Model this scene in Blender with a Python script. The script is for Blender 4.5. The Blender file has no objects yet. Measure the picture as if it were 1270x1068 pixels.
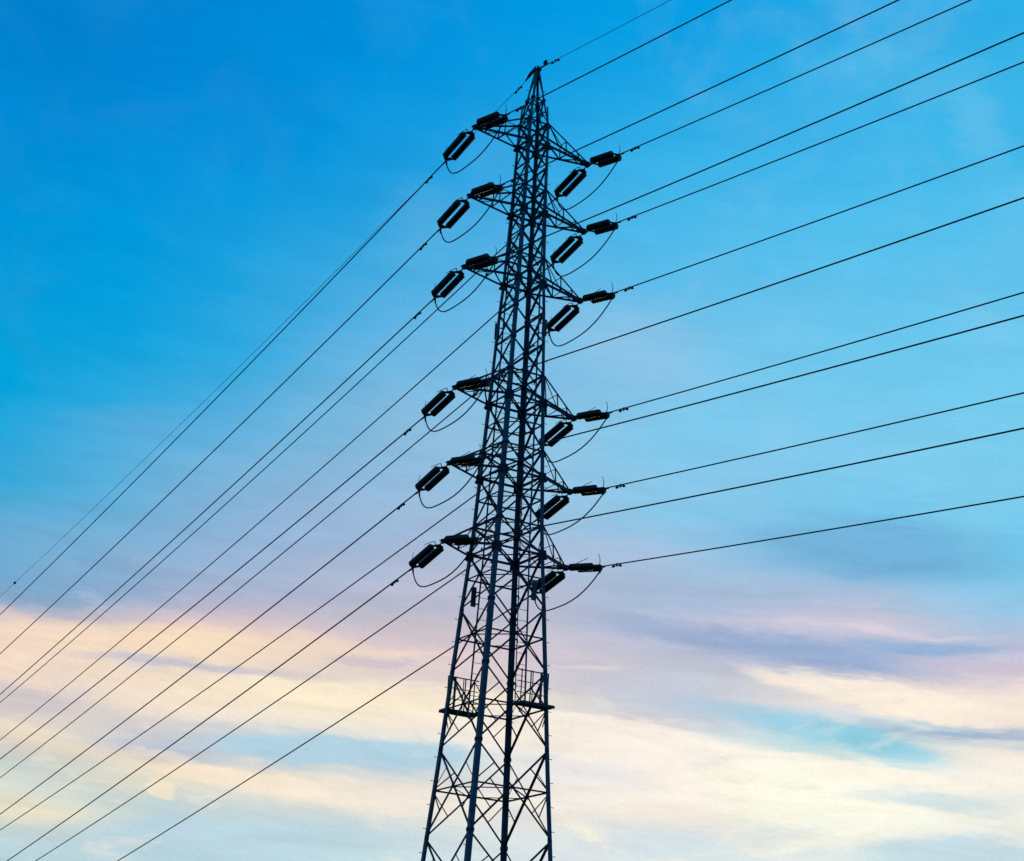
import bpy, bmesh, math, random
from mathutils import Vector, Matrix
R = math.radians
scene = bpy.context.scene
C = scene.collection

# ------------------------------------------------------------------ camera
cd = bpy.data.cameras.new('camera'); cam = bpy.data.objects.new('camera', cd); C.objects.link(cam)
cd.sensor_fit = 'HORIZONTAL'; cd.sensor_width = 36.0; cd.lens = 66.803
cd.clip_start = 0.1; cd.clip_end = 20000
PITCH, ROLL = 0.350386, 0.065073
fw = Vector((0, math.cos(PITCH), math.sin(PITCH)))
up = Vector((0, -math.sin(PITCH), math.cos(PITCH))); rt = Vector((1, 0, 0))
cx = math.cos(ROLL)*rt + math.sin(ROLL)*up; cy = -math.sin(ROLL)*rt + math.cos(ROLL)*up
m = Matrix((cx, cy, -fw)).transposed().to_4x4(); m.translation = Vector((0, 0, 1.6))
cam.matrix_world = m
scene.camera = cam
scene.view_settings.view_transform = 'Standard'; scene.view_settings.look = 'None'
scene.view_settings.exposure = 0.0; scene.view_settings.gamma = 1.0
scene.view_settings.use_curve_mapping = False
scene.cycles.max_bounces = 4

def lin(c, g=1.0):
    o = []
    for v in c:
        v = v/255.0
        o.append((v/12.92 if v <= 0.04045 else ((v+0.055)/1.055)**2.4)*g)
    return (o[0], o[1], o[2], 1.0)

# ------------------------------------------------------------------ world: dusk sky
SUN_AZ, SUN_EL = 9.0, 4.0     # degrees right of the view, above the horizon, behind thin cloud
# clear-air and cloud colours of the evening sky by azimuth (columns) and elevation (stops)
AZ=[-16.0, -12.5, -9.5, -6.5, -3.5, -0.5, 2.5, 5.5, 8.5, 11.5, 14.5, 17.5]
EL=[6.0, 6.62, 7.24, 7.86, 8.48, 9.1, 9.72, 10.34, 10.96, 11.58, 12.2, 12.82, 13.44, 14.06, 14.68, 15.0, 16.6, 18.2, 19.8, 21.4, 23.0, 24.6, 26.2, 27.8, 29.4, 31.0, 32.6, 34.2, 35.8]
TAB=[[(180, 212, 220), (185, 212, 217), (205, 216, 208), (237, 224, 192), (212, 217, 205), (188, 206, 209), (231, 215, 195), (230, 214, 197), (215, 200, 200), (239, 215, 197), (247, 218, 195), (223, 201, 199), (149, 173, 204), (107, 165, 205), (102, 168, 208), (100, 170, 210), (56, 170, 218), (16, 166, 222), (3, 162, 220), (2, 159, 218), (0, 153, 217), (0, 148, 216), (0, 142, 214), (0, 137, 213), (0, 131, 208), (0, 128, 205), (0, 128, 205), (0, 128, 205), (0, 128, 205)],
[(181, 212, 221), (185, 212, 220), (197, 214, 213), (217, 219, 203), (207, 216, 209), (211, 215, 204), (214, 209, 203), (219, 210, 202), (228, 212, 202), (243, 221, 201), (237, 214, 196), (237, 213, 197), (190, 187, 200), (147, 175, 206), (130, 173, 209), (126, 174, 211), (97, 175, 217), (72, 172, 220), (40, 168, 222), (17, 162, 221), (3, 157, 221), (0, 153, 221), (0, 147, 220), (0, 141, 217), (0, 133, 212), (0, 132, 211), (0, 132, 210), (0, 132, 210), (0, 132, 210)],
[(184, 213, 224), (184, 213, 224), (182, 210, 223), (183, 210, 221), (199, 214, 214), (248, 229, 196), (188, 201, 215), (203, 205, 211), (245, 228, 205), (248, 228, 205), (226, 210, 198), (249, 225, 196), (229, 201, 196), (185, 185, 206), (157, 178, 210), (151, 178, 211), (131, 179, 217), (112, 178, 219), (77, 174, 222), (48, 169, 223), (29, 163, 223), (19, 158, 223), (11, 152, 221), (4, 145, 219), (1, 139, 216), (0, 138, 215), (0, 136, 214), (0, 136, 214), (0, 136, 214)],
[(186, 216, 225), (186, 216, 225), (185, 214, 225), (187, 213, 223), (215, 219, 213), (241, 226, 202), (190, 207, 216), (182, 206, 220), (237, 227, 211), (250, 234, 205), (230, 215, 200), (230, 213, 202), (225, 201, 199), (192, 189, 205), (175, 184, 208), (171, 183, 209), (150, 182, 216), (134, 183, 219), (118, 182, 221), (96, 178, 223), (73, 172, 225), (48, 165, 223), (27, 157, 221), (9, 149, 220), (3, 146, 220), (0, 143, 219), (0, 141, 218), (0, 141, 218), (0, 141, 218)],
[(192, 219, 227), (192, 219, 227), (193, 219, 226), (196, 218, 224), (228, 225, 214), (236, 225, 210), (199, 214, 219), (182, 212, 226), (236, 229, 217), (252, 238, 210), (229, 216, 204), (220, 206, 205), (221, 201, 203), (198, 193, 206), (186, 189, 207), (183, 187, 208), (162, 185, 216), (147, 187, 220), (138, 188, 223), (119, 185, 225), (96, 179, 226), (72, 173, 225), (51, 166, 224), (30, 158, 224), (15, 153, 223), (4, 149, 222), (1, 146, 222), (0, 146, 222), (0, 146, 222)],
[(207, 224, 229), (207, 224, 229), (207, 224, 229), (215, 225, 227), (233, 230, 222), (238, 231, 220), (221, 225, 225), (224, 228, 227), (247, 237, 223), (250, 238, 220), (219, 208, 209), (223, 205, 206), (219, 201, 207), (204, 196, 208), (190, 191, 208), (188, 190, 209), (168, 189, 216), (153, 192, 222), (146, 193, 225), (132, 190, 228), (112, 185, 228), (95, 181, 228), (77, 175, 228), (51, 167, 228), (27, 160, 227), (9, 154, 225), (1, 151, 225), (0, 151, 225), (0, 151, 225)],
[(216, 227, 231), (216, 227, 231), (216, 227, 231), (223, 229, 229), (231, 231, 227), (243, 236, 225), (237, 233, 229), (245, 237, 228), (252, 240, 226), (232, 226, 221), (204, 204, 214), (211, 203, 210), (208, 199, 210), (195, 194, 211), (182, 189, 210), (182, 190, 211), (162, 192, 220), (146, 196, 228), (137, 197, 230), (130, 194, 231), (115, 190, 230), (94, 185, 231), (75, 180, 231), (57, 174, 230), (36, 167, 229), (16, 160, 228), (3, 156, 227), (0, 155, 227), (0, 155, 227)],
[(220, 230, 232), (220, 230, 232), (220, 230, 232), (221, 230, 231), (225, 230, 230), (249, 242, 226), (248, 239, 230), (251, 241, 231), (253, 241, 227), (205, 206, 216), (185, 201, 219), (193, 201, 215), (193, 196, 212), (180, 190, 214), (167, 185, 213), (172, 188, 214), (152, 194, 225), (135, 200, 235), (125, 200, 236), (126, 199, 235), (116, 194, 233), (92, 189, 234), (74, 185, 234), (64, 180, 233), (46, 173, 231), (25, 165, 230), (8, 160, 229), (3, 159, 228), (3, 159, 228)],
[(221, 231, 230), (221, 231, 230), (221, 231, 230), (222, 231, 230), (227, 233, 227), (252, 247, 229), (252, 246, 231), (253, 244, 231), (204, 227, 227), (168, 205, 222), (221, 220, 221), (215, 211, 216), (177, 189, 212), (168, 184, 214), (197, 195, 214), (183, 192, 215), (131, 190, 226), (127, 200, 236), (128, 201, 237), (119, 201, 237), (111, 197, 236), (95, 193, 236), (79, 188, 235), (65, 182, 234), (55, 177, 233), (45, 173, 231), (28, 166, 230), (24, 164, 229), (24, 164, 229)],
[(220, 230, 228), (220, 230, 228), (220, 230, 228), (220, 230, 227), (227, 233, 225), (253, 250, 231), (251, 249, 231), (253, 245, 230), (174, 217, 225), (146, 204, 225), (252, 236, 222), (236, 221, 217), (172, 186, 213), (164, 181, 214), (214, 203, 216), (186, 195, 218), (113, 188, 227), (121, 201, 237), (129, 202, 238), (114, 202, 238), (107, 199, 238), (97, 195, 237), (83, 191, 236), (66, 185, 235), (62, 181, 234), (61, 179, 232), (44, 171, 231), (41, 169, 230), (41, 169, 230)],
[(209, 221, 226), (209, 221, 226), (209, 221, 226), (209, 221, 226), (212, 225, 224), (251, 247, 232), (235, 237, 229), (250, 242, 229), (227, 229, 223), (174, 193, 213), (250, 233, 221), (244, 227, 217), (206, 199, 214), (185, 191, 217), (177, 198, 223), (156, 196, 225), (112, 196, 232), (123, 203, 237), (123, 204, 238), (114, 202, 238), (107, 199, 238), (97, 195, 237), (85, 191, 236), (68, 185, 235), (62, 183, 234), (58, 180, 232), (45, 173, 231), (43, 172, 231), (43, 172, 231)],
[(205, 218, 225), (205, 218, 225), (205, 218, 225), (205, 218, 225), (207, 222, 223), (251, 245, 232), (229, 233, 228), (249, 241, 228), (249, 234, 222), (187, 189, 209), (249, 232, 221), (248, 230, 217), (221, 205, 215), (195, 195, 218), (159, 195, 226), (143, 196, 229), (111, 200, 234), (124, 205, 238), (120, 205, 238), (114, 202, 238), (107, 199, 238), (98, 195, 237), (86, 191, 236), (68, 186, 235), (62, 183, 234), (56, 180, 233), (45, 175, 232), (45, 175, 232), (45, 175, 232)],
]
FE=[(-9.49, 12.85, 7.35, 0.52, 2.0, 254, 228, 195, 0.6, 0),
(-9.17, 12.19, 4.13, 0.17, 1.2, 196, 190, 202, 0.85, 0),
(-3.28, 11.96, 6.39, 0.43, 1.7, 254, 238, 205, 0.55, 0),
(-13.72, 10.7, 2.1, 0.32, 3.1, 195, 190, 202, 0.5, 0),
(-13.73, 13.92, 3.34, 0.42, 10.6, 128, 166, 202, 0.5, 0),
(-3.36, 12.86, 1.48, 0.12, 1.3, 200, 192, 205, 0.6, 1),
(-2.89, 13.14, 2.23, 0.12, 4.0, 246, 222, 208, 0.5, 0),
(-12.18, 9.75, 4.73, 0.32, -6.5, 248, 228, 195, 0.55, 0),
(-10.3, 9.75, 2.61, 0.3, -3.7, 184, 190, 208, 0.6, 0),
(-4.34, 10.17, 4.01, 0.56, 1.1, 170, 208, 226, 0.75, 1),
(-7.01, 10.23, 1.44, 0.19, 8.7, 170, 206, 226, 0.5, 0),
(-9.88, 8.69, 0.62, 0.21, -19.3, 252, 234, 206, 0.7, 1),
(-7.36, 9.08, 2.63, 0.3, -3.2, 250, 232, 208, 0.7, 1),
(-4.21, 8.81, 3.61, 0.33, -2.8, 248, 234, 216, 0.6, 0),
(-13.27, 7.69, 1.83, 0.36, 3.4, 242, 228, 195, 0.5, 0),
(-7.17, 7.42, 4.75, 0.6, 4.3, 186, 214, 226, 0.5, 0),
(2.82, 13.04, 1.36, 0.1, 0.9, 250, 228, 214, 0.5, 0),
(2.44, 13.24, 1.48, 0.12, 1.0, 188, 191, 208, 0.5, 0),
(4.32, 12.66, 3.41, 0.52, -6.4, 200, 201, 214, 0.55, 0),
(7.11, 14.09, 4.47, 0.53, -9.3, 156, 173, 206, 0.85, 0),
(9.68, 13.76, 3.34, 0.43, -7.8, 146, 171, 207, 0.75, 0),
(8.45, 14.68, 4.12, 0.19, -3.8, 206, 203, 219, 0.5, 0),
(12.09, 14.51, 2.96, 0.12, -2.6, 222, 210, 222, 0.6, 0),
(13.04, 14.07, 2.35, 0.19, -1.7, 136, 174, 212, 0.75, 0),
(13.98, 13.52, 2.56, 0.28, -1.8, 204, 196, 216, 0.6, 0),
(11.36, 12.62, 3.86, 0.42, -7.1, 253, 240, 222, 0.85, 1),
(13.95, 12.13, 2.53, 0.4, -6.4, 253, 238, 220, 0.8, 1),
(8.47, 13.01, 1.44, 0.19, -12.1, 250, 232, 218, 0.6, 0),
(7.76, 11.9, 2.16, 0.33, -6.0, 164, 204, 224, 0.6, 0),
(9.45, 11.56, 1.89, 0.35, -8.2, 150, 208, 228, 0.75, 0),
(11.24, 11.14, 1.91, 0.35, -11.5, 142, 207, 229, 0.8, 0),
(13.94, 11.5, 2.18, 0.14, -2.3, 160, 176, 204, 0.75, 0),
(12.3, 11.63, 1.39, 0.19, -10.8, 176, 190, 212, 0.5, 0),
(11.35, 10.33, 5.49, 0.33, -5.7, 253, 245, 228, 0.75, 1),
(4.14, 11.18, 3.86, 0.38, -7.3, 253, 243, 228, 0.65, 1),
(14.16, 10.97, 2.04, 0.32, -11.2, 252, 236, 220, 0.6, 0),
(9.11, 9.68, 2.23, 0.84, -3.9, 255, 254, 234, 0.85, 0),
(7.08, 9.95, 2.14, 0.47, -2.6, 253, 244, 226, 0.6, 0),
(13.21, 9.51, 2.38, 0.28, -6.7, 206, 224, 228, 0.8, 0),
(4.7, 9.13, 2.15, 0.28, -3.1, 248, 236, 222, 0.5, 0),
(13.3, 8.19, 2.72, 0.45, 1.6, 196, 222, 232, 0.85, 1),
(10.18, 8.45, 2.57, 0.27, 9.8, 252, 250, 228, 0.6, 0),
(4.98, 8.08, 2.61, 0.51, -0.2, 208, 224, 230, 0.75, 0),
(2.93, 8.39, 1.14, 0.26, -24.2, 248, 240, 222, 0.7, 0),
(7.13, 7.81, 1.89, 0.23, 2.5, 214, 226, 230, 0.5, 0),
(3.22, 10.0, 1.93, 0.28, -2.9, 224, 224, 228, 0.4, 0),
(5.46, 15.35, 3.95, 0.53, -4.1, 164, 184, 213, 0.6, 0),
(2.91, 16.44, 3.27, 0.58, -1.5, 178, 188, 218, 0.4, 0),
(11.38, 16.73, 4.56, 0.9, -5.0, 112, 172, 214, 0.75, 0),
(8.42, 16.4, 1.97, 0.43, -2.8, 138, 186, 220, 0.4, 0),
(5.89, 17.77, 2.26, 0.48, -2.3, 120, 198, 234, 0.5, 0),
(14.73, 29.36, 0.87, 1.41, 10.1, 110, 196, 237, 0.45, 0),
(13.97, 30.55, 1.56, 0.93, 5.4, 90, 188, 235, 0.35, 0),
(11.04, 31.25, 1.86, 0.66, 10.8, 80, 184, 234, 0.35, 0),
(8.16, 32.46, 1.63, 0.59, 11.6, 60, 172, 229, 0.35, 0),
(15.31, 27.25, 1.27, 1.4, -3.2, 100, 196, 238, 0.25, 0),
(-5.55, 27.25, 1.87, 2.66, -12.6, 28, 160, 225, 0.3, 0),
(-8.25, 23.11, 2.28, 1.49, 39.1, 44, 168, 225, 0.35, 0),
(-3.53, 25.99, 1.6, 1.45, 13.4, 100, 178, 225, 0.35, 0),
(3.9, 22.55, 2.48, 1.21, -7.6, 152, 197, 231, 0.5, 0),
(1.48, 23.54, 1.85, 0.97, 2.5, 140, 196, 232, 0.35, 0),
(5.6, 18.73, 2.03, 0.73, -3.2, 140, 200, 233, 0.3, 0),
(-11.06, 19.15, 3.01, 0.96, 16.2, 100, 174, 222, 0.35, 0),
(-1.51, 14.61, 4.0, 0.34, 0.6, 176, 180, 205, 0.45, 0),
(-5.26, 17.1, 2.28, 0.48, 2.8, 150, 182, 216, 0.4, 0),
]

w = bpy.data.worlds.new('World'); scene.world = w; w.use_nodes = True
nt = w.node_tree; nt.nodes.clear(); N = nt.nodes; LK = nt.links
def node(t, **k):
    n = N.new(t)
    for a, b in k.items(): setattr(n, a, b)
    return n
def math_(op, a, b=None, c=None, clamp=False):
    n = node('ShaderNodeMath', operation=op, use_clamp=clamp)
    for i, v in enumerate((a, b, c)):
        if v is None: continue
        if isinstance(v, (int, float)): n.inputs[i].default_value = v
        else: LK.new(v, n.inputs[i])
    return n.outputs[0]
def mapr(v, a, b, c, d, smooth=True):
    n = node('ShaderNodeMapRange', interpolation_type='SMOOTHSTEP' if smooth else 'LINEAR')
    for i, x in enumerate((v, a, b, c, d)):
        if isinstance(x, (int, float)): n.inputs[i].default_value = x
        else: LK.new(x, n.inputs[i])
    return n.outputs[0]
def mixc(f, a, b, mode='MIX'):
    n = node('ShaderNodeMix', data_type='RGBA', blend_type=mode)
    for s, v in ((n.inputs[0], f), (n.inputs[6], a), (n.inputs[7], b)):
        if isinstance(v, (int, float)): s.default_value = v
        elif isinstance(v, tuple): s.default_value = v
        else: LK.new(v, s)
    return n.outputs[2]
tc = node('ShaderNodeTexCoord'); sp = node('ShaderNodeSeparateXYZ'); LK.new(tc.outputs['Generated'], sp.inputs[0])
az0 = math_('MULTIPLY', math_('ARCTAN2', sp.outputs[0], sp.outputs[1]), 180/math.pi)
el0 = math_('MULTIPLY', math_('ARCSINE', sp.outputs[2]), 180/math.pi)
def comb(x, y, z=0.0):
    n = node('ShaderNodeCombineXYZ')
    for i, v in enumerate((x, y, z)):
        if isinstance(v, (int, float)): n.inputs[i].default_value = v
        else: LK.new(v, n.inputs[i])
    return n.outputs[0]
def noise(vec, scale, detail, rough=0.5, dist=0.0):
    n = node('ShaderNodeTexNoise'); LK.new(vec, n.inputs['Vector'])
    n.inputs['Scale'].default_value = scale; n.inputs['Detail'].default_value = detail
    n.inputs['Roughness'].default_value = rough; n.inputs['Distortion'].default_value = dist
    return n
# streaky warp: clouds drawn out along the horizon, with a gentle downward drift to the right
tilt = math_('ADD', el0, math_('MULTIPLY', az0, 0.05))
P1 = comb(math_('MULTIPLY', az0, 0.10), math_('MULTIPLY', tilt, 0.55))
n1 = noise(P1, 1.0, 5, 0.55, 0.3)
s1 = node('ShaderNodeSeparateColor'); LK.new(n1.outputs['Color'], s1.inputs[0])
P2 = comb(math_('MULTIPLY', az0, 0.45), math_('MULTIPLY', tilt, 2.2), 3.7)
n2 = noise(P2, 1.0, 4, 0.55)
s2 = node('ShaderNodeSeparateColor'); LK.new(n2.outputs['Color'], s2.inputs[0])
P2b = comb(math_('MULTIPLY', az0, 1.1), math_('MULTIPLY', tilt, 6.0), 5.1)
n2b = noise(P2b, 1.0, 4, 0.6)
low = mapr(el0, 14.0, 24.0, 1.0, 1.6)
az = math_('ADD', az0, math_('ADD', math_('MULTIPLY', math_('SUBTRACT', s1.outputs[0], 0.5), 3.0),
                             math_('MULTIPLY', math_('SUBTRACT', s2.outputs[0], 0.5), 1.0)))
de = math_('ADD', math_('MULTIPLY', math_('SUBTRACT', s1.outputs[1], 0.5), 1.1),
           math_('ADD', math_('MULTIPLY', math_('SUBTRACT', s2.outputs[1], 0.5), 0.45), math_('MULTIPLY', math_('SUBTRACT', n2b.outputs[0], 0.5), 0.34)))
el = math_('ADD', el0, math_('MULTIPLY', de, low))
elf = mapr(el, 0.0, 90.0, 0.0, 1.0, False)
def ramp(stops):
    r = node('ShaderNodeValToRGB'); LK.new(elf, r.inputs[0]); cr = r.color_ramp
    cr.elements[0].position = stops[0][0]/90; cr.elements[0].color = lin(stops[0][1])
    cr.elements[1].position = stops[-1][0]/90; cr.elements[1].color = lin(stops[-1][1])
    for e, c in stops[1:-1]:
        x = cr.elements.new(e/90); x.color = lin(c)
    return r.outputs[0]
col = None
for i, a in enumerate(AZ):
    st = [(e, TAB[i][j]) for j, e in enumerate(EL)]
    st = [(0.0, (205, 205, 190))] + st + [(88.0, (0, 84, 150))]
    rc = ramp(st)
    col = rc if col is None else mixc(mapr(az, AZ[i-1], a, 0.0, 1.0, False), col, rc)
# drawn-out cloud banks and gaps (azimuth, elevation, half length, half height, tilt, colour, cover)
PV = comb(az, el)
for (a, e, L, H, t, r_, g_, b_, op, crisp) in FE:
    mp = node('ShaderNodeMapping', vector_type='TEXTURE'); LK.new(PV, mp.inputs[0])
    mp.inputs[1].default_value = (a, e, 0); mp.inputs[2].default_value = (0, 0, R(t)); mp.inputs[3].default_value = (L, H, 1)
    ln = node('ShaderNodeVectorMath', operation='LENGTH'); LK.new(mp.outputs[0], ln.inputs[0])
    col = mixc(mapr(ln.outputs['Value'], 0.62 if crisp else 0.25, 1.14 if crisp else 1.35, op, 0.0), col, lin((r_, g_, b_)))
# faint wisps: thin cloud brightening and dimming the air
P3 = comb(math_('MULTIPLY', az0, 0.22), math_('MULTIPLY', tilt, 1.3), 9.1)
n3 = noise(P3, 1.0, 7, 0.6, 0.6)
wisp = mapr(n3.outputs[0], 0.3, 0.7, 0.95, 1.06)
amt = mapr(el0, 12.0, 28.0, 1.0, 0.45)
hs = node('ShaderNodeVectorMath', operation='SCALE'); LK.new(col, hs.inputs[0])
LK.new(math_('ADD', 1.0, math_('MULTIPLY', math_('SUBTRACT', wisp, 1.0), amt)), hs.inputs[3])
n4 = noise(tc.outputs['Generated'], 900.0, 2, 0.6)     # fine mottling of high thin cloud
hs2 = node('ShaderNodeVectorMath', operation='SCALE'); LK.new(hs.outputs[0], hs2.inputs[0])
LK.new(mapr(n4.outputs[0], 0.25, 0.75, 0.955, 1.045, False), hs2.inputs[3])
# patchy veil of thin high cloud over the blue
P5 = comb(math_('MULTIPLY', az0, 0.22), math_('MULTIPLY', el0, 0.26), 2.2)
n5 = noise(P5, 1.0, 6, 0.58, 0.4)
veil = math_('MULTIPLY', mapr(n5.outputs[0], 0.46, 0.74, 0.0, 0.2), mapr(el0, 14.0, 19.0, 0.0, 1.0))
veil = math_('MULTIPLY', veil, mapr(az0, -4.0, 7.0, 0.12, 1.0))
veiled = mixc(veil, hs2.outputs[0], lin((158, 202, 233)))
# billows: broken lighter and greyer lumps inside the low cloud
P6 = comb(math_('MULTIPLY', az0, 0.55), math_('MULTIPLY', tilt, 1.5), 6.6)
n6 = noise(P6, 1.0, 6, 0.6, 0.5)
lowm = mapr(el0, 13.5, 16.5, 1.0, 0.0)
veiled = mixc(math_('MULTIPLY', mapr(n6.outputs[0], 0.54, 0.74, 0.0, 0.35), lowm), veiled, lin((198, 205, 220)))
veiled = mixc(math_('MULTIPLY', mapr(n6.outputs[0], 0.46, 0.28, 0.0, 0.38), mapr(el0, 11.3, 13.0, 1.0, 0.0)), veiled, lin((255, 240, 222)))
# the darker sky away from the sunset
sky = node('ShaderNodeTexSky', sky_type='NISHITA'); sky.sun_disc = False
sky.sun_elevation = R(SUN_EL); sky.sun_rotation = R(SUN_AZ)
back = ramp([(0.0, (58, 88, 118)), (12.0, (34, 92, 138)), (40.0, (0, 84, 146)), (88.0, (0, 80, 148))])
nis = node('ShaderNodeVectorMath', operation='SCALE'); LK.new(sky.outputs[0], nis.inputs[0]); nis.inputs[3].default_value = 0.02
bk = mixc(1.0, back, nis.outputs[0], 'ADD')
allc = mixc(mapr(math_('ABSOLUTE', az0), 22.0, 80.0, 0.0, 1.0), veiled, bk)
bg = node('ShaderNodeBackground'); LK.new(allc, bg.inputs[0]); bg.inputs[1].default_value = 1.0
wo = node('ShaderNodeOutputWorld'); LK.new(bg.outputs[0], wo.inputs[0])

# ------------------------------------------------------------------ sun, low behind thin cloud
sd = bpy.data.lights.new('sun', 'SUN'); so = bpy.data.objects.new('sun', sd); C.objects.link(so)
sd.energy = 0.25; sd.angle = R(12); sd.color = (1.0, 0.86, 0.70)
sdir = Vector((math.sin(R(SUN_AZ))*math.cos(R(SUN_EL)), math.cos(R(SUN_AZ))*math.cos(R(SUN_EL)), math.sin(R(SUN_EL))))
so.rotation_euler = sdir.to_track_quat('Z', 'Y').to_euler()

# ------------------------------------------------------------------ materials
def mat(name, base, rough=0.5, metal=0.0, var=0.15, scale=6.0, bump=0.0):
    m = bpy.data.materials.new(name); m.use_nodes = True; t = m.node_tree; b = t.nodes['Principled BSDF']
    tcn = t.nodes.new('ShaderNodeTexCoord'); nz = t.nodes.new('ShaderNodeTexNoise')
    nz.inputs['Scale'].default_value = scale; nz.inputs['Detail'].default_value = 5
    t.links.new(tcn.outputs['Object'], nz.inputs['Vector'])
    r = t.nodes.new('ShaderNodeValToRGB')
    r.color_ramp.elements[0].position = 0.3; r.color_ramp.elements[1].position = 0.7
    r.color_ramp.elements[0].color = tuple(c*(1-var) for c in base) + (1,)
    r.color_ramp.elements[1].color = tuple(min(1, c*(1+var)) for c in base) + (1,)
    t.links.new(nz.outputs[0], r.inputs[0]); t.links.new(r.outputs[0], b.inputs['Base Color'])
    b.inputs['Roughness'].default_value = rough; b.inputs['Metallic'].default_value = metal
    if bump:
        bp = t.nodes.new('ShaderNodeBump'); bp.inputs['Strength'].default_value = bump
        t.links.new(nz.outputs[0], bp.inputs['Height']); t.links.new(bp.outputs[0], b.inputs['Normal'])
    return m
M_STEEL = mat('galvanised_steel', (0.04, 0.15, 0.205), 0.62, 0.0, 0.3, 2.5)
M_BRACE = mat('shade_toned_galvanised_angle', (0.012, 0.052, 0.078), 0.7, 0.0, 0.35, 2.5)  # galvanised steel colour darkened to paint in backlit shade on bracing and arms
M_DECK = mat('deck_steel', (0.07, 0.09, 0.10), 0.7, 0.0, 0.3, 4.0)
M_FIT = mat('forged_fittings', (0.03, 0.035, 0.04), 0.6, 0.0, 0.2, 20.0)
M_INS = mat('glazed_porcelain', (0.026, 0.020, 0.018), 0.18, 0.0, 0.2, 8.0)
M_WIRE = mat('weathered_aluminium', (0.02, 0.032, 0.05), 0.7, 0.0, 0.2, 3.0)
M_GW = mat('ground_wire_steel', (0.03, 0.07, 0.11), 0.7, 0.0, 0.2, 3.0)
M_PLATE = mat('painted_plate', (0.06, 0.11, 0.15), 0.6, 0.0, 0.2, 6.0)
M_CONC = mat('concrete', (0.26, 0.25, 0.23), 0.9, 0.0, 0.2, 8.0)
M_GRASS = mat('meadow', (0.05, 0.07, 0.03), 0.95, 0.0, 0.5, 0.6, 0.3)

# ------------------------------------------------------------------ mesh helpers
def V(*a): return Vector(a)
class MB:
    """collects bars, tubes and plates and links them as one mesh object"""
    def __init__(s): s.v = []; s.f = []
    def add(s, vs, fs):
        k = len(s.v); s.v += [tuple(x) for x in vs]; s.f += [tuple(k+i for i in f) for f in fs]; return s
    def box(s, o, x, y, z):          # corner o, edge vectors
        p = [o, o+x, o+x+y, o+y, o+z, o+x+z, o+x+y+z, o+y+z]
        return s.add(p, [(0,3,2,1),(4,5,6,7),(0,1,5,4),(1,2,6,5),(2,3,7,6),(3,0,4,7)])
    def plate(s, c, x, y, z):        # centre, half vectors
        return s.box(c-x-y-z, 2*x, 2*y, 2*z)
    def angle(s, p, q, n, wd, t=0.009, flip=1):
        """L-section from p to q; n = outward normal of the face it is bolted to"""
        d = (q-p).normalized(); n = (n - d*n.dot(d)).normalized(); e = d.cross(n)*flip
        s.box(p - e*wd*0.5, q-p, e*wd, -n*t)
        return s.box(p - e*wd*0.5 - n*(t+0.0005), q-p, e*t, -n*(wd*0.7-t))
    def tube(s, pts, rad, sides=6, cap=True):
        pts = [Vector(p) for p in pts]; n = len(pts)
        rr = rad if isinstance(rad, (list, tuple)) else [rad]*n
        d0 = (pts[1]-pts[0]).normalized(); ref = V(0,0,1) if abs(d0.z) < 0.9 else V(1,0,0)
        x = d0.cross(ref).normalized(); k = len(s.v)
        for i in range(n):
            d = (pts[min(i+1, n-1)]-pts[max(i-1, 0)]).normalized()
            x = (x - d*x.dot(d)).normalized(); y = d.cross(x)
            for j in range(sides):
                a = 2*math.pi*j/sides; s.v.append(tuple(pts[i] + (x*math.cos(a)+y*math.sin(a))*rr[i]))
        for i in range(n-1):
            for j in range(sides):
                a = k+i*sides+j; b = k+i*sides+(j+1) % sides
                s.f.append((a, b, b+sides, a+sides))
        if cap:
            s.f.append(tuple(k+j for j in reversed(range(sides)))); s.f.append(tuple(k+(n-1)*sides+j for j in range(sides)))
        return s
    def mesh(s, name, m):
        me = bpy.data.meshes.new(name); me.from_pydata(s.v, [], s.f); me.update()
        me.materials.append(m); return me
    def build(s, name, m, parent=None, smooth=False):
        me = s.mesh(name, m)
        if smooth:
            for p in me.polygons: p.use_smooth = True
        return link(name, me, parent)
def link(name, me, parent=None, loc=None):
    o = bpy.data.objects.new(name, me); C.objects.link(o)
    if parent is not None: o.parent = parent
    if loc is not None: o.location = loc
    return o
def tag(o, label=None, cat=None, group=None, kind=None):
    if label: o['label'] = label
    if cat: o['category'] = cat
    if group: o['group'] = group
    if kind: o['kind'] = kind
    return o

# ------------------------------------------------------------------ ground
g = MB(); n = 60; S = 9000.0
for i in range(n+1):
    for j in range(n+1):
        f = lambda t: math.copysign(abs(t)**2.2, t)*S
        x, y = f(2*i/n-1), f(2*j/n-1)
        g.v.append((x, y, 0.6*math.sin(x*0.004)*math.cos(y*0.005)*min(1, (abs(x)+abs(y))/400)))
for i in range(n):
    for j in range(n):
        a = i*(n+1)+j; g.f.append((a, a+n+1, a+n+2, a+1))
tag(g.build('ground', M_GRASS), kind='structure')

# ------------------------------------------------------------------ the pylon
U = 1.5                                   # metres per survey unit
H0 = 1.6
D = 75.0; TAZ = 0.0011576; PHI = 0.503419
OX, OY = D*math.sin(TAZ), D*math.cos(TAZ)
AX = V(-math.cos(PHI), -math.sin(PHI), 0)     # along the left-hand cross-arms (towards the viewer's left)
BX = V(math.sin(PHI), -math.cos(PHI), 0)      # along the line, towards the viewer's right
TROT = math.atan2(AX.y, AX.x)
tower = bpy.data.objects.new('transmission_tower', None); C.objects.link(tower)
tower.location = (OX, OY, 0); tower.rotation_euler = (0, 0, TROT)
tag(tower, 'tall steel lattice pylon with six pairs of cross-arms, the only tower in view', 'pylon')
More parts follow.
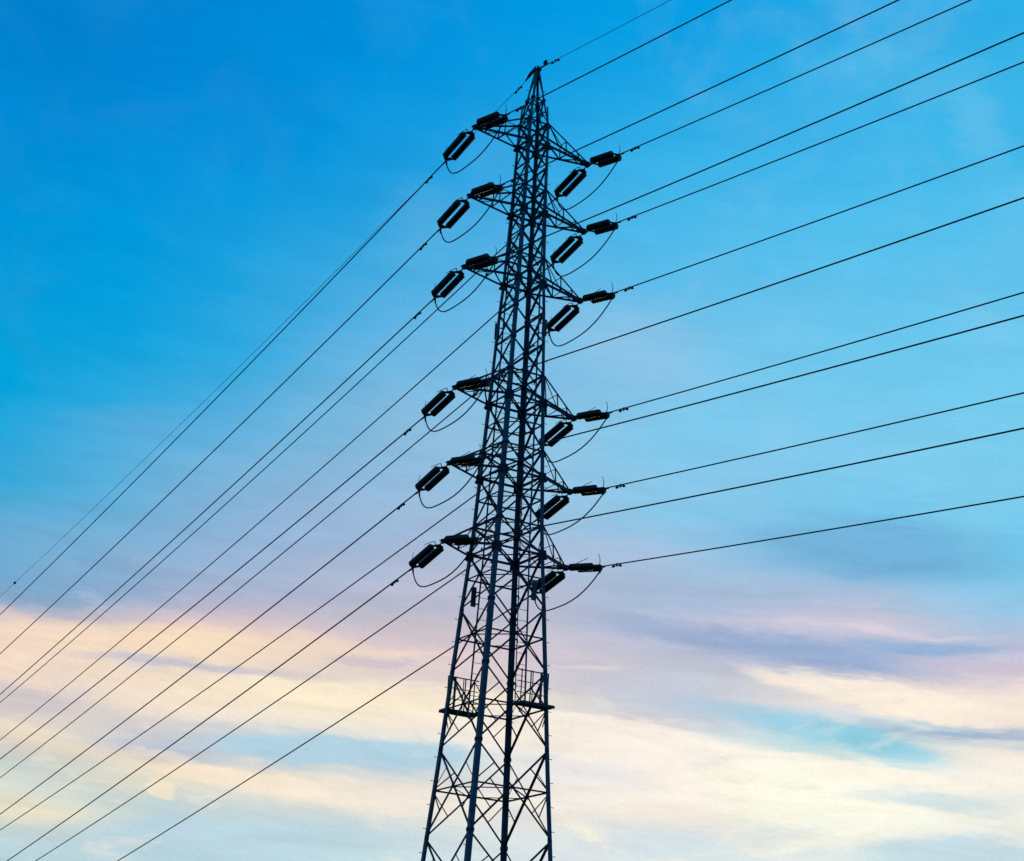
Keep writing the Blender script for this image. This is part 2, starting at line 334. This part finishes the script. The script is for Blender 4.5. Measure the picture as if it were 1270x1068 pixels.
# level name -> (height, half width) in survey units
LV = {'G': (-1.02, 1.70), 'F3': (1.55, 1.545), 'F2r': (3.1, 1.452), 'F2': (4.45, 1.371), 'F1r': (5.78, 1.291),
 'A-': (6.95, 1.219), 'A': (8.18, 1.140), 'A+': (9.29, 1.073), 'P': (10.37, 1.014), 'P+': (11.36, 0.958),
 'Q': (12.28, 0.904), 'Q+': (13.12, 0.858), 'R': (13.95, 0.804), 'B6': (14.64, 0.763), 'T6': (15.44, 0.722),
 'M5': (16.2, 0.698), 'B5': (16.87, 0.673), 'T5': (17.63, 0.645), 'M4': (18.4, 0.620), 'B4': (19.09, 0.594), 'T4': (19.89, 0.561),
 'N2': (20.87, 0.530), 'N1': (21.85, 0.497), 'B3': (22.77, 0.455), 'T3': (23.54, 0.433), 'M2': (24.3, 0.414),
 'B2': (25.02, 0.396), 'T2': (25.76, 0.382), 'M1': (26.5, 0.368), 'B1': (27.26, 0.352), 'T1': (27.97, 0.333),
 'K1': (28.38, 0.262), 'K2': (28.78, 0.205), 'K3': (29.3, 0.135), 'X': (29.88, 0.05)}
def lev(k): z, hw = LV[k]; return z*U+H0, hw*U
SG = {'left': (1, -1), 'near': (1, 1), 'far': (-1, -1), 'right': (-1, 1)}
def cn(k, leg, inset=0.0):
    z, hw = lev(k); s = SG[leg]; return V(s[0]*(hw-inset), s[1]*(hw-inset), z)
FACES = [('left', 'near', V(1, 0, 0)), ('near', 'right', V(0, 1, 0)), ('far', 'left', V(0, -1, 0)), ('right', 'far', V(-1, 0, 0))]
ORD = list(LV)
def legw(z):
    zz = (z-H0)/U
    return 0.195 if zz < 13.2 else 0.175 if zz < 20 else 0.145 if zz < 24.5 else 0.125 if zz < 28 else 0.085
legs = {}
for leg, s in SG.items():
    mb = MB()
    for a, b in zip(ORD[:-1], ORD[1:]):
        p, q = cn(a, leg), cn(b, leg); wd = legw((p.z+q.z)/2); t = 0.016
        for ax in (0, 1):
            fl = V(-s[0], 0, 0) if ax == 0 else V(0, -s[1], 0)
            th = V(0, -s[1], 0) if ax == 0 else V(-s[0], 0, 0)
            off = V(0, 0, 0) if ax == 0 else V(0, -s[1]*(t+0.001), 0)
            mb.box(p+off, q-p, fl*wd if ax == 0 else th*t, th*t if ax == 0 else (V(0, -s[1], 0)*(wd-t-0.001)))
    # splice plates with bolts where leg lengths meet
    for zz in (7.6, 10.0, 12.7, 15.9, 19.3, 22.2, 25.3, 28.0):
        for a, b in zip(ORD[:-1], ORD[1:]):
            if LV[a][0] <= zz < LV[b][0]:
                f = (zz-LV[a][0])/(LV[b][0]-LV[a][0]); c = cn(a, leg).lerp(cn(b, leg), f); d = (cn(b, leg)-cn(a, leg)).normalized()
                wd = legw(c.z)
                mb.plate(c+V(-s[0]*wd*0.5, s[1]*0.007, 0), V(wd*0.36, 0, 0), V(0, 0.005, 0), d*0.28)
                mb.plate(c+V(s[0]*0.007, -s[1]*wd*0.5, 0), V(0.005, 0, 0), V(0, wd*0.36, 0), d*0.28)
                for k in range(-2, 3):
                    mb.plate(c+V(-s[0]*wd*0.5, s[1]*0.02, 0)+d*0.12*k, V(0.012, 0, 0), V(0, 0.007, 0), V(0, 0, 0.012))
                    mb.plate(c+V(s[0]*0.02, -s[1]*wd*0.5, 0)+d*0.12*k, V(0.007, 0, 0), V(0, 0.012, 0), V(0, 0, 0.012))
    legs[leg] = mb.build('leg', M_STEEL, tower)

def gusset(mb, c, n, h, d):
    e = d.cross(n).normalized(); mb.plate(c + n*0.008, e*h*0.5, d.normalized()*h*0.62, n*0.005)
def xbrace(lo, hi, mids=None, wd=0.075, redund=False, horiz=None, wtop=False, name='lattice_brace'):
    """one cross-braced bay of every face"""
    for (l1, l2, n) in FACES:
        mb = MB(); ins = 0.0
        a, b, c, d = cn(lo, l1), cn(lo, l2), cn(hi, l1), cn(hi, l2)
        k1, k2 = {'left': (1.45, 0.85), 'near': (0.85, 0.9), 'far': (0.7, 0.8), 'right': (0.8, 1.2)}[l1]
        mb.angle(a-n*0.018, d-n*0.018, n, wd*k1); mb.angle(b-n*0.034, c-n*0.034, n, wd*k2, flip=-1)
        gs = 0.12
        for cc in (a, b, c, d):
            inw = ((a+b)/2-cc); inw.z = 0; inw.normalize()
            gusset(mb, cc+inw*(legw(cc.z)*0.75), n, gs, V(0, 0, 1))
        # crossing point
        wa, wb = (b-a).length, (d-c).length; t = wa/(wa+wb); X = a.lerp(d, t)
        gusset(mb, X, n, 0.10, V(0, 0, 1))
        if redund:
            m1, m2 = cn(mids, l1), cn(mids, l2)
            for (mm, lo_, hi_) in ((m1, a, c), (m2, b, d)):
                mb.angle(mm-n*0.05, lo_.lerp(X, 0.5)-n*0.05, n, 0.045, 0.006)
                mb.angle(mm-n*0.05, hi_.lerp(X, 0.5)-n*0.05, n, 0.045, 0.006)
        if horiz and n.x != 0:
            mb.angle(a-n*0.05, b-n*0.05, n, 0.06)
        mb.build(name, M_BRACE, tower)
def ring(k, wd=0.065, plan='diamond'):
    mb = MB(); zb = V(0, 0, 0)
    for (l1, l2, n) in FACES:
        a, b = cn(k, l1), cn(k, l2); mb.angle(a-n*0.06, b-n*0.06, n, wd)
        gusset(mb, (a+b)/2, n, 0.13, V(0, 0, 1))
    dn = V(0, 0, -1)
    if plan == 'diamond':
        ms = [(cn(k, l1)+cn(k, l2))/2 for l1, l2, n in (FACES[0], FACES[1], FACES[3], FACES[2])]
        for i in range(4): mb.angle(ms[i]-V(0,0,0.05), ms[(i+1) % 4]-V(0,0,0.05), dn, 0.05)
    elif plan == 'cross':
        mb.angle(cn(k, 'left'), cn(k, 'right'), dn, 0.055); mb.angle(cn(k, 'near')+V(0,0,0.03), cn(k, 'far')+V(0,0,0.03), dn, 0.055)
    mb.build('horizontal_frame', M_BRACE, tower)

xbrace('G', 'F3', 'F3', 0.09); ring('F3')
xbrace('F3', 'F2', 'F2r', 0.09, True); ring('F2r')
xbrace('F2', 'A-', 'F1r', 0.085, True); ring('F1r')
xbrace('A-', 'A+', 'A', 0.085, True); ring('A')
xbrace('A+', 'P+', 'P', 0.08, True); ring('P')
xbrace('P+', 'Q+', 'Q', 0.08); ring('Q')
xbrace('Q+', 'B6', 'R', 0.08); ring('R')
def bracing_arm(i):
    xbrace('B%d' % i, 'T%d' % i, None, 0.08)
    ring('B%d' % i, 0.095, 'cross'); ring('T%d' % i, 0.08, 'diamond')
for i in range(1, 7): bracing_arm(i)
xbrace('T6', 'B5', None, 0.08); ring('M5')
xbrace('T5', 'B4', None, 0.08); ring('M4')
xbrace('T4', 'N2', None, 0.085); xbrace('N2', 'N1', None, 0.085, horiz=True); xbrace('N1', 'B3', None, 0.085, horiz=True)
xbrace('T3', 'M2', None, 0.08); xbrace('M2', 'B2', None, 0.08, horiz=True)
xbrace('T2', 'M1', None, 0.075); xbrace('M1', 'B1', None, 0.075, horiz=True)
xbrace('T1', 'K2', None, 0.06); ring('K1', 0.04, None); ring('K2', 0.05, None); xbrace('K2', 'X', None, 0.04)

# heavy gusset clusters where the cross-arms meet the legs
for i in range(1, 7):
    for leg, s in SG.items():
        mb = MB(); c = cn('B%d' % i, leg); h = 0.15 if i < 4 else 0.18
        mb.plate(c+V(-s[0]*h*0.55, s[1]*0.016, -0.03), V(h, 0, 0), V(0, 0.006, 0), V(0, 0, h*1.15))
        mb.plate(c+V(s[0]*0.016, -s[1]*h*0.55, -0.03), V(0.006, 0, 0), V(0, h, 0), V(0, 0, h*1.15))
        mb.plate(c+V(s[0]*0.05, 0, -0.16), V(0.07, 0, 0), V(0, 0.05, 0), V(0, 0, 0.05))
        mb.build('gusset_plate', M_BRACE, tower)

# cross-arms
ARM = 1.94*U
TIPZ = {}
def crossarm(i, s):
    mb = MB(); zb, wb = lev('B%d' % i); zt, wt = lev('T%d' % i)
    tip = V(s*ARM, 0, zb); TIPZ[i] = zb
    hw = 0.09
    Bp = {v: V(s*wb, v*wb, zb) for v in (1, -1)}; Tp = {v: V(s*wt, v*wt, zt) for v in (1, -1)}
    tb = {v: tip + V(-s*0.10, v*hw, 0) for v in (1, -1)}; tt = {v: tip + V(-s*0.16, v*hw*0.8, 0.13) for v in (1, -1)}
    cb = 0.095; ct = 0.075
    B = lambda v, t: Bp[v].lerp(tb[v], t)
    T = lambda v, t: Tp[v].lerp(tt[v], t)
    for v in (1, -1):
        n = V(0, v, 0)
        mb.angle(B(v, 0), B(v, 1), n, cb, 0.012, flip=v*s); mb.angle(T(v, 0), T(v, 1), n, ct, 0.009, flip=-v*s)
        for t in (0.47, 0.8): mb.angle(B(v, t)-n*0.02, T(v, t)-n*0.02, n, 0.045, 0.006)
        mb.angle(T(v, 0.0)-n*0.03, B(v, 0.47)-n*0.03, n, 0.045, 0.006)
    dn = V(0, 0, -1)
    k = -s                                      # leg that carries the plan diagonals
    for t in (0.47, 0.8):
        mb.angle(B(1, t), B(-1, t), dn, 0.055, 0.006); mb.angle(T(1, t), T(-1, t), -dn, 0.045, 0.006)
    mb.angle(B(k, 0)+dn*0.014, B(-k, 0.47)+dn*0.014, dn, 0.065, 0.007); mb.angle(B(-k, 0.47)+dn*0.02, B(k, 0.8)+dn*0.02, dn, 0.055, 0.006)
    mb.angle(T(k, 0), T(-k, 0.47), -dn, 0.05, 0.006)
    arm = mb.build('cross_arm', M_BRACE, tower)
    tp = MB()                                   # solid end box with lugs for the strings
    tp.plate(tip+V(-s*0.10, 0, 0.03), V(0.24, 0, 0), V(0, 0.125, 0), V(0, 0, 0.014))
    tp.plate(tip+V(-s*0.16, hw+0.014, 0.04), V(0.20, 0, 0), V(0, 0.007, 0), V(0, 0, 0.085))
    tp.plate(tip+V(-s*0.16, -hw-0.014, 0.04), V(0.20, 0, 0), V(0, 0.007, 0), V(0, 0, 0.085))
    tp.plate(tip+V(0, 0, 0.0), V(0.07, 0, 0), V(0, 0.13, 0), V(0, 0, 0.075))
    tp.plate(tip+V(-s*0.30, 0, -0.05), V(0.05, 0, 0), V(0, 0.06, 0), V(0, 0, 0.05))
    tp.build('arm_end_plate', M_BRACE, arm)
    return arm
for i in range(1, 7):
    for s in (1, -1): crossarm(i, s)

def wz(zz):
    for a, b in zip(ORD[:-1], ORD[1:]):
        if LV[a][0] <= zz <= LV[b][0]:
            f = (zz-LV[a][0])/(LV[b][0]-LV[a][0]); return LV[a][1]*(1-f)+LV[b][1]*f
# ladders on the two faces along the line, platforms at their feet, plates beside them
RUNGS = []
for s in (1, -1):             # s=1: far-left face, rail towards +x ; s=-1: near-right face
    fy = -s
    z0, z1 = 10.40, 28.6
    lad = MB()
    def rp(zz, u): return V(s*u*U, fy*(wz(zz)*U-0.02), zz*U+H0)
    zs = [z0 + (z1-z0)*i/36 for i in range(37)]
    root = None
    for u in (0.30, 0.0):
        m_ = MB(); m_.tube([rp(z, u) for z in zs], 0.036 if u else 0.022, 6)
        if root is None: root = m_.build('ladder', M_STEEL, tower)
        else: m_.build('ladder_rail', M_STEEL, root)
    for i in range(15):
        br = MB()
        zz = 10.9 + i*1.2; c = rp(zz, -0.02); br.plate(c, V(0.05, 0, 0), V(0, 0.035, 0), V(0, 0, 0.03))
        br.plate(c+V(s*0.05, 0, -0.09), V(0.012, 0, 0), V(0, 0.03, 0), V(0, 0, 0.075))
        br.build('ladder_bracket', M_FIT, root)
    k = 0; rest = MB()
    zz = z0+0.15
    while zz < z1-0.1:
        p, q = rp(zz, 0.0), rp(zz, 0.30)
        if k < 50: MB().tube([p, q], 0.012, 5).build('rung', M_STEEL, root)
        else: rest.tube([p, q], 0.012, 5)
        zz += 0.30; k += 1
    o = rest.build('rung', M_STEEL, root); o['kind'] = 'stuff'
    # platform
    zp, wp = lev('P'); y0 = fy*wp; dep = 0.52
    pl = MB();     # deck lies on the half of the face away from the ladder rail
    xa, xb = (s*0.0, s*(wp-0.03))
    nb = 9
    for i in range(nb):
        yy = y0 + fy*(0.03 + dep*i/nb)
        pl.box(V(xa, yy, zp+0.03), V(xb-xa, 0, 0), V(0, fy*(dep/nb-0.018), 0), V(0, 0, 0.03))
    pl.box(V(xa, y0, zp-0.06), V(xb-xa, 0, 0), V(0, fy*0.025, 0), V(0, 0, 0.12))
    pl.box(V(xa, y0+fy*dep, zp-0.06), V(xb-xa, 0, 0), V(0, fy*0.025, 0), V(0, 0, 0.12))
    for t in (0.0, 0.33, 0.66, 0.98):
        pl.box(V(xa+(xb-xa)*t, y0+fy*0.027, zp-0.05), V(0.05, 0, 0), V(0, fy*(dep-0.03), 0), V(0, 0, 0.075))
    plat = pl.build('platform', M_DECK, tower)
    st = MB()
    for t in (0.12, 0.80):
        st.tube([V(xa+(xb-xa)*t, y0+fy*dep, zp-0.05), V(xa+(xb-xa)*(t if t < 0.5 else 0.86), y0+fy*0.03, zp-0.75 if t > .5 else zp-0.3)], 0.022, 5)
    st.build('platform_strut', M_STEEL, plat)
    rl = MB(); hr = 1.38
    yo = y0+fy*0.06
    for hgt in (hr, hr*0.67, hr*0.35):
        rl.tube([V(xa, yo, zp+hgt), V(xb-s*0.10, yo, zp+hgt)], 0.026 if hgt == hr else 0.018, 6)
    rl.build('guard_rail', M_STEEL, plat)
    for t, rr in ((0.12, 0.024), (0.40, 0.026), (0.46, 0.02), (0.72, 0.05), (0.93, 0.03)):
        MB().tube([V(xa+(xb-xa)*t, yo+fy*0.03, zp), V(xa+(xb-xa)*t, yo+fy*0.03, zp+hr+0.03)], rr, 6).build('rail_post', M_STEEL, plat)
    # plates carried beside the ladder
    for zz, uu, hh in ((13.55, 0.45, 0.42), (21.35, 0.46, 0.38)):
        c = V(s*uu*U, fy*(wz(zz)*U+0.06), zz*U+H0)
        p_ = MB(); p_.plate(c, V(0.11, 0, 0), V(0, 0.02, 0), V(0, 0, hh))
        po = p_.build('identification_plate', M_PLATE, tower)
        b_ = MB()
        for dz in (-hh*0.7, hh*0.5):
            b_.tube([c+V(0, 0, dz), rp(zz, 0.30)+V(0, 0, dz)], 0.03, 6)
        b_.build('plate_bracket', M_FIT, po)

# step bolts up every leg
proto = {}
cnt = 0
extra = MB()
for leg in ('left', 'right', 'near', 'far'):
    s = SG[leg]
    i = 0; zz = 5.3
    while zz < 29.2:
        side = 0 if leg in ('left', 'right') else i % 2
        hw = wz(zz)*U
        L = 0.15
        # bolts stand off the leg in the plane of its flange
        if side == 0: p = V(s[0]*hw, s[1]*(hw-0.06), zz*U+H0); q = p+V(s[0]*L, 0, 0)
        else: p = V(s[0]*(hw-0.06), s[1]*hw, zz*U+H0); q = p+V(0, s[1]*L, 0)
        if cnt < 100:
            key = (s, side)
            if key not in proto:
                b = MB(); b.tube([V(0,0,0), q-p], 0.0125, 5); b.tube([(q-p)*0.96, (q-p)*1.05], 0.022, 6)
                proto[key] = link('step_bolt', b.mesh('step_bolt', M_STEEL), legs[leg], p)
            else:
                o = proto[key].copy(); C.objects.link(o); o.parent = legs[leg]; o.location = p
            cnt += 1
        else: extra.tube([p, q], 0.0125, 5)
        zz += 0.627; i += 1
o = extra.build('step_bolt', M_STEEL, tower); o['kind'] = 'stuff'

# peak cap and its ground-wire fittings
zx, wx = lev('X')
pk = MB(); pk.plate(V(0, 0, zx), V(wx+0.01, 0, 0), V(0, wx+0.01, 0), V(0, 0, 0.012))
pk.plate(V(0, 0, zx-0.10), V(0.012, 0, 0), V(0, wx+0.02, 0), V(0, 0, 0.09)); pk.plate(V(0.11, -0.12, zx+0.03), V(0.03, 0, 0), V(0, 0.03, 0), V(0, 0, 0.05))
cap = pk.build('peak_cap', M_STEEL, tower)
MB().tube([V(0, 0.03, zx), V(0, 0.035, zx+0.20)], 0.018, 6).build('lightning_spike', M_STEEL, cap)
for i_, (lg, s) in enumerate(SG.items()):
    f = MB(); zg, wg = lev('G'); f.tube([V(s[0]*wg, s[1]*wg, -0.6), V(s[0]*wg, s[1]*wg, 0.25), V(s[0]*wg, s[1]*wg, 0.45)], [0.5, 0.5, 0.3], 16)
    f.build('footing', M_CONC, tower)

# ------------------------------------------------------------------ conductors
def t2w(p): return V(OX, OY, 0) + AX*p.x + BX*p.y + V(0, 0, p.z)
AL = {'R': -0.09738, 'L': 0.01827}
SEN = {'R': BX*math.cos(-0.09738)+AX*math.sin(-0.09738), 'L': -BX*math.cos(0.01827)+AX*math.sin(0.01827)}
WR = {'GR': (-0.1053, 0.8247), 'L1R': (-0.0987, 0.438), 'L2R': (-0.0972, 0.435), 'R1R': (-0.1029, 0.4409), 'L3R': (-0.091, 0.4308), 'R2R': (-0.1028, 0.4398),
 'R3R': (-0.0949, 0.4339), 'L4R': (-0.0885, 0.4451), 'R4R': (-0.0872, 0.4417), 'L5R': (-0.1004, 0.4434), 'R5R': (-0.094, 0.4373), 'L6R': (-0.102, 0.4494), 'R6R': (-0.0996, 0.4393),
 'GL': (-0.1388, 0.3588), 'L1L': (-0.1615, 0.3964), 'L2L': (-0.16, 0.3905), 'L3L': (-0.1573, 0.3665), 'R1L': (-0.1683, 0.4271), 'R2L': (-0.1676, 0.4088), 'L4L': (-0.1491, 0.3834),
 'R3L': (-0.1652, 0.3838), 'L5L': (-0.1614, 0.3923), 'R4L': (-0.1492, 0.3533), 'L6L': (-0.166, 0.3866), 'R5L': (-0.1629, 0.3789), 'R6L': (-0.1675, 0.3754)}
SEND = {'L': 1.60, 'R': 1.44}                                  # survey units from tip to dead-end clamp
def drop(code, s):                            # s in survey units -> metres below the tip
    m_, c_ = WR[code]; h = -0.1 if code[0] != 'G' else 0.0
    return (h + m_*s + c_*0.001*s*s)*U
def wpt(code, tipw, s): return tipw + SEN[code[-1]]*s*U + V(0, 0, drop(code, s))
NUM = {1: 'topmost', 2: 'second', 3: 'third', 4: 'fourth', 5: 'fifth', 6: 'lowest'}
SIDE = {'L': 'left', 'R': 'right'}
WAY = {'R': 'to the upper right', 'L': 'to the lower left'}

# one dead-end insulator set, built along +X, hung from a cross-arm tip
def lathe(mb, prof, y, sides=14):             # prof: (x, radius); ring of sheds about an axis parallel to X
    k = len(mb.v)
    for x, r in prof:
        for j in range(sides):
            a = 2*math.pi*j/sides; mb.v.append((x, y+r*math.cos(a), r*math.sin(a)))
    for i in range(len(prof)-1):
        for j in range(sides):
            a = k+i*sides+j; b = k+i*sides+(j+1) % sides; mb.f.append((a, b, b+sides, a+sides))
    mb.f.append(tuple(k+j for j in reversed(range(sides)))); mb.f.append(tuple(k+(len(prof)-1)*sides+j for j in range(sides)))
def make_string(x1, nd):
    root = bpy.data.objects.new('insulator_string', None); C.objects.link(root)
    x0, off, dx = 0.50, 0.224, x1-2.26
    for y in (off, -off):
        mb = MB(); pitch = (x1-x0)/nd; prof = [(x0-0.10, 0.03), (x0-0.02, 0.045)]
        for i in range(nd):
            x = x0+i*pitch
            prof += [(x, 0.06), (x+pitch*0.30, 0.075), (x+pitch*0.40, 0.125), (x+pitch*0.60, 0.156), (x+pitch*0.70, 0.148), (x+pitch*0.76, 0.06)]
        prof += [(x1+0.02, 0.045), (x1+0.06, 0.03)]
        lathe(mb, prof, y); mb.build('insulator_stack', M_INS, root, True)
    lk = MB(); lk.tube([V(0.0, 0, 0), V(0.16, 0, 0), V(0.30, 0, 0)], [0.035, 0.022, 0.035], 6)
    lk.tube([V(0.05, 0, 0), V(0.2, 0, 0)], 0.03, 6); lk.build('shackle', M_FIT, root)
    for xa, xb in ((0.30, 0.42), (2.50+dx, 2.36+dx)):
        yk = MB(); d = math.copysign(0.07, xb-xa)
        pts = [V(xa-d*0.6, 0.05, 0), V(xa-d*0.6, -0.05, 0), V(xb, -off-0.03, 0), V(xb+d, -off-0.03, 0), V(xb+d, off+0.03, 0), V(xb, off+0.03, 0)]
        hz = V(0, 0, 0.012); n = len(pts)
        yk.add([p-hz for p in pts]+[p+hz for p in pts], [tuple(range(n)), tuple(reversed(range(n, 2*n)))]+[(i, i+n, (i+1) % n+n, (i+1) % n) for i in range(n)])
        yk.build('yoke_plate', M_FIT, root)
    h = MB(); h.tube([V(0.40, 0.10, 0), V(0.42, 0.12, 0.20), V(0.62, 0.14, 0.27), V(1.20, 0.14, 0.42)], [0.022, 0.02, 0.014, 0.011], 6); h.build('arcing_horn', M_FIT, root)
    h = MB(); h.tube([V(2.40+dx, 0.04, 0), V(2.42+dx, 0.05, 0.28), V(2.34+dx, 0.06, 0.44), V(2.22+dx, 0.07, 0.56)], [0.02, 0.016, 0.012, 0.011], 6); h.build('arcing_horn', M_FIT, root)
    cl = MB(); cl.tube([V(2.38+dx, 0, 0), V(2.52+dx, 0, 0)], 0.05, 8)
    cl.tube([V(2.50+dx, 0, 0.0), V(2.84+dx, 0, -0.005)], [0.045, 0.03], 8); cl.tube([V(2.52+dx, 0, 0.0), V(2.54+dx, 0, -0.12), V(2.56+dx, -0.01, -0.26)], [0.045, 0.04, 0.032], 8)
    cl.build('dead_end_clamp', M_FIT, root, True)
    return root
PROTO = {'L': make_string(2.26, 12), 'R': make_string(2.02, 11)}; used = set()
def copy_tree(o):
    r = o.copy(); C.objects.link(r)
    for ch in list(o.children):
        c = ch.copy(); C.objects.link(c); c.parent = r
    return r
def damper_mesh():
    mb = MB(); mb.tube([V(-0.24, 0, -0.075), V(-0.12, 0, -0.06), V(0, 0, -0.055), V(0.12, 0, -0.06), V(0.24, 0, -0.075)], 0.018, 6)
    mb.plate(V(0, 0, -0.03), V(0.03, 0, 0), V(0, 0.022, 0), V(0, 0, 0.07))
    for s in (-1, 1): mb.tube([V(s*0.14, 0, -0.07), V(s*0.18, 0, -0.075), V(s*0.27, 0, -0.085), V(s*0.30, 0, -0.085)], [0.03, 0.05, 0.05, 0.03], 8)
    return mb.mesh('vibration_damper', M_FIT)
DM = damper_mesh()
TIPW = {}; random.seed(4)
for i in range(1, 7):
    for sd_ in 'LR':
        tipw = t2w(V((1 if sd_ == 'L' else -1)*ARM, 0, TIPZ[i])); TIPW[sd_, i] = tipw
        arm = '%s %s cross-arm' % (NUM[i], SIDE[sd_])
        ends = {}
        for wy in 'RL':
            code = '%s%d%s' % (sd_, i, wy)
            r = copy_tree(PROTO[wy]) if wy in used else PROTO[wy]; used.add(wy)
            e = wpt(code, tipw, SEND[wy]); d = (e-tipw)
            ends[wy] = e
            r.location = tipw + d.normalized()*0.06
            r.rotation_euler = (random.uniform(-0.10, 0.10), -math.atan2(d.z, math.hypot(d.x, d.y)), math.atan2(d.y, d.x))
            tag(r, 'black twin insulator string pulling %s from the tip of the %s' % ('rightwards' if wy == 'R' else 'down-left', arm), 'insulator', 'insulator strings on the cross-arm tips')
            # conductor
            smax = 215 if wy == 'R' else 330
            ss = [SEND[wy]+0.12 + (smax-SEND[wy])*(k/110.0)**1.6 for k in range(111)]
            pts = [wpt(code, tipw, s) for s in ss]; o0 = pts[0]
            mb = MB(); rad = 0.0265 if wy == 'R' else 0.031
            mb.tube([p-o0 for p in pts], rad, 6)
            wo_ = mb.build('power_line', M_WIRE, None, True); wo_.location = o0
            tag(wo_, 'dark conductor running %s from the %s tip' % (WAY[wy], arm), 'cable', 'conductors strung to the tower')
            for sdmp in ((2.28,) if wy == 'R' else (2.72,)):
                dm = link('vibration_damper', DM, wo_)
                p = wpt(code, tipw, sdmp); q = wpt(code, tipw, sdmp+0.1); dd = q-p
                dm.location = p-o0; dm.rotation_euler = (0, -math.atan2(dd.z, math.hypot(dd.x, dd.y)), math.atan2(dd.y, dd.x))
        # jumper loop slung under the arm tip between the two clamps
        pa = wpt('%s%dL' % (sd_, i), tipw, 1.66) - V(0, 0, 0.16); pb = wpt('%s%dR' % (sd_, i), tipw, 1.55) - V(0, 0, 0.18); pts = []
        dipk = 0.54 + random.uniform(-0.035, 0.035)
        for k in range(49):
            t = -1 + 2*k/48.0; t = math.copysign(1-(1-abs(t))**1.15, t)
            f_ = (t+1)/2 - 0.182*(1-t*t)
            pts.append(pa + (pb-pa)*f_ - V(0, 0, dipk*U*(1-abs(t)**3.17)) - AX*(0.1*U*(1-t*t)))
        o0 = pts[24].copy()
        j = MB().tube([p-o0 for p in pts], 0.028, 6).build('jumper_cable', M_WIRE, None, True); j.location = o0
        tag(j, 'slack dark jumper loop hanging below the tip of the %s' % arm, 'jumper cable', 'jumper loops under the cross-arms')

# ground wires from the peak
apex = t2w(V(0, 0, zx))
for wy in 'RL':
    code = 'G'+wy; smax = 120 if wy == 'R' else 380
    ss = [0.10 + (smax)*(k/110.0)**1.6 for k in range(111)]
    pts = [wpt(code, apex, s) for s in ss]; o0 = pts[0]
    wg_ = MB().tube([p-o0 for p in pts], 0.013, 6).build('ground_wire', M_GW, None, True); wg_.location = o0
    tag(wg_, 'thin ground wire running %s from the peak of the tower' % WAY[wy], 'cable', 'ground wires from the tower peak')
    def at(s): return wpt(code, apex, s)-o0
    fx = MB()
    if wy == 'R':
        fx.tube([at(0.05), at(0.45), at(0.66)], [0.05, 0.035, 0.02], 6)
        coil = MB(); c = at(0.40)+V(0, 0, 0.14)
        ring_ = [c + SEN['R']*math.cos(a)*0.085 + V(0, 0, math.sin(a)*0.085) for a in [2*math.pi*k/14 for k in range(15)]]
        coil.tube(ring_, 0.05, 6); coil.build('wire_coil', M_FIT, wg_, True)
        sdm = 0.92
    else:
        a0, a1 = at(0.03), at(0.68)
        pts = [a0.lerp(a1, t)+V(0, 0, 0.14*math.sin(math.pi*t)) for t in [k/8.0 for k in range(9)]]
        fx.tube(pts, [0.06, 0.08, 0.09, 0.09, 0.08, 0.07, 0.055, 0.045, 0.03], 8)
        sdm = 1.08
    fx.build('dead_end_clamp', M_FIT, wg_, True)
    dm = link('vibration_damper', DM, wg_); p = at(sdm); dd = at(sdm+0.1)-p
    dm.location = p; dm.rotation_euler = (0, -math.atan2(dd.z, math.hypot(dd.x, dd.y)), math.atan2(dd.y, dd.x))
    if wy == 'L':
        sm = 48.9; mk = MB(); dd = (at(sm+0.1)-at(sm)).normalized(); c = at(sm)
        mk.tube([c-dd*0.20, c-dd*0.14, c-dd*0.06, c+dd*0.06, c+dd*0.14, c+dd*0.22], [0.03, 0.07, 0.095, 0.085, 0.06, 0.03], 10); mk.build('wire_marker', M_FIT, wg_, True)
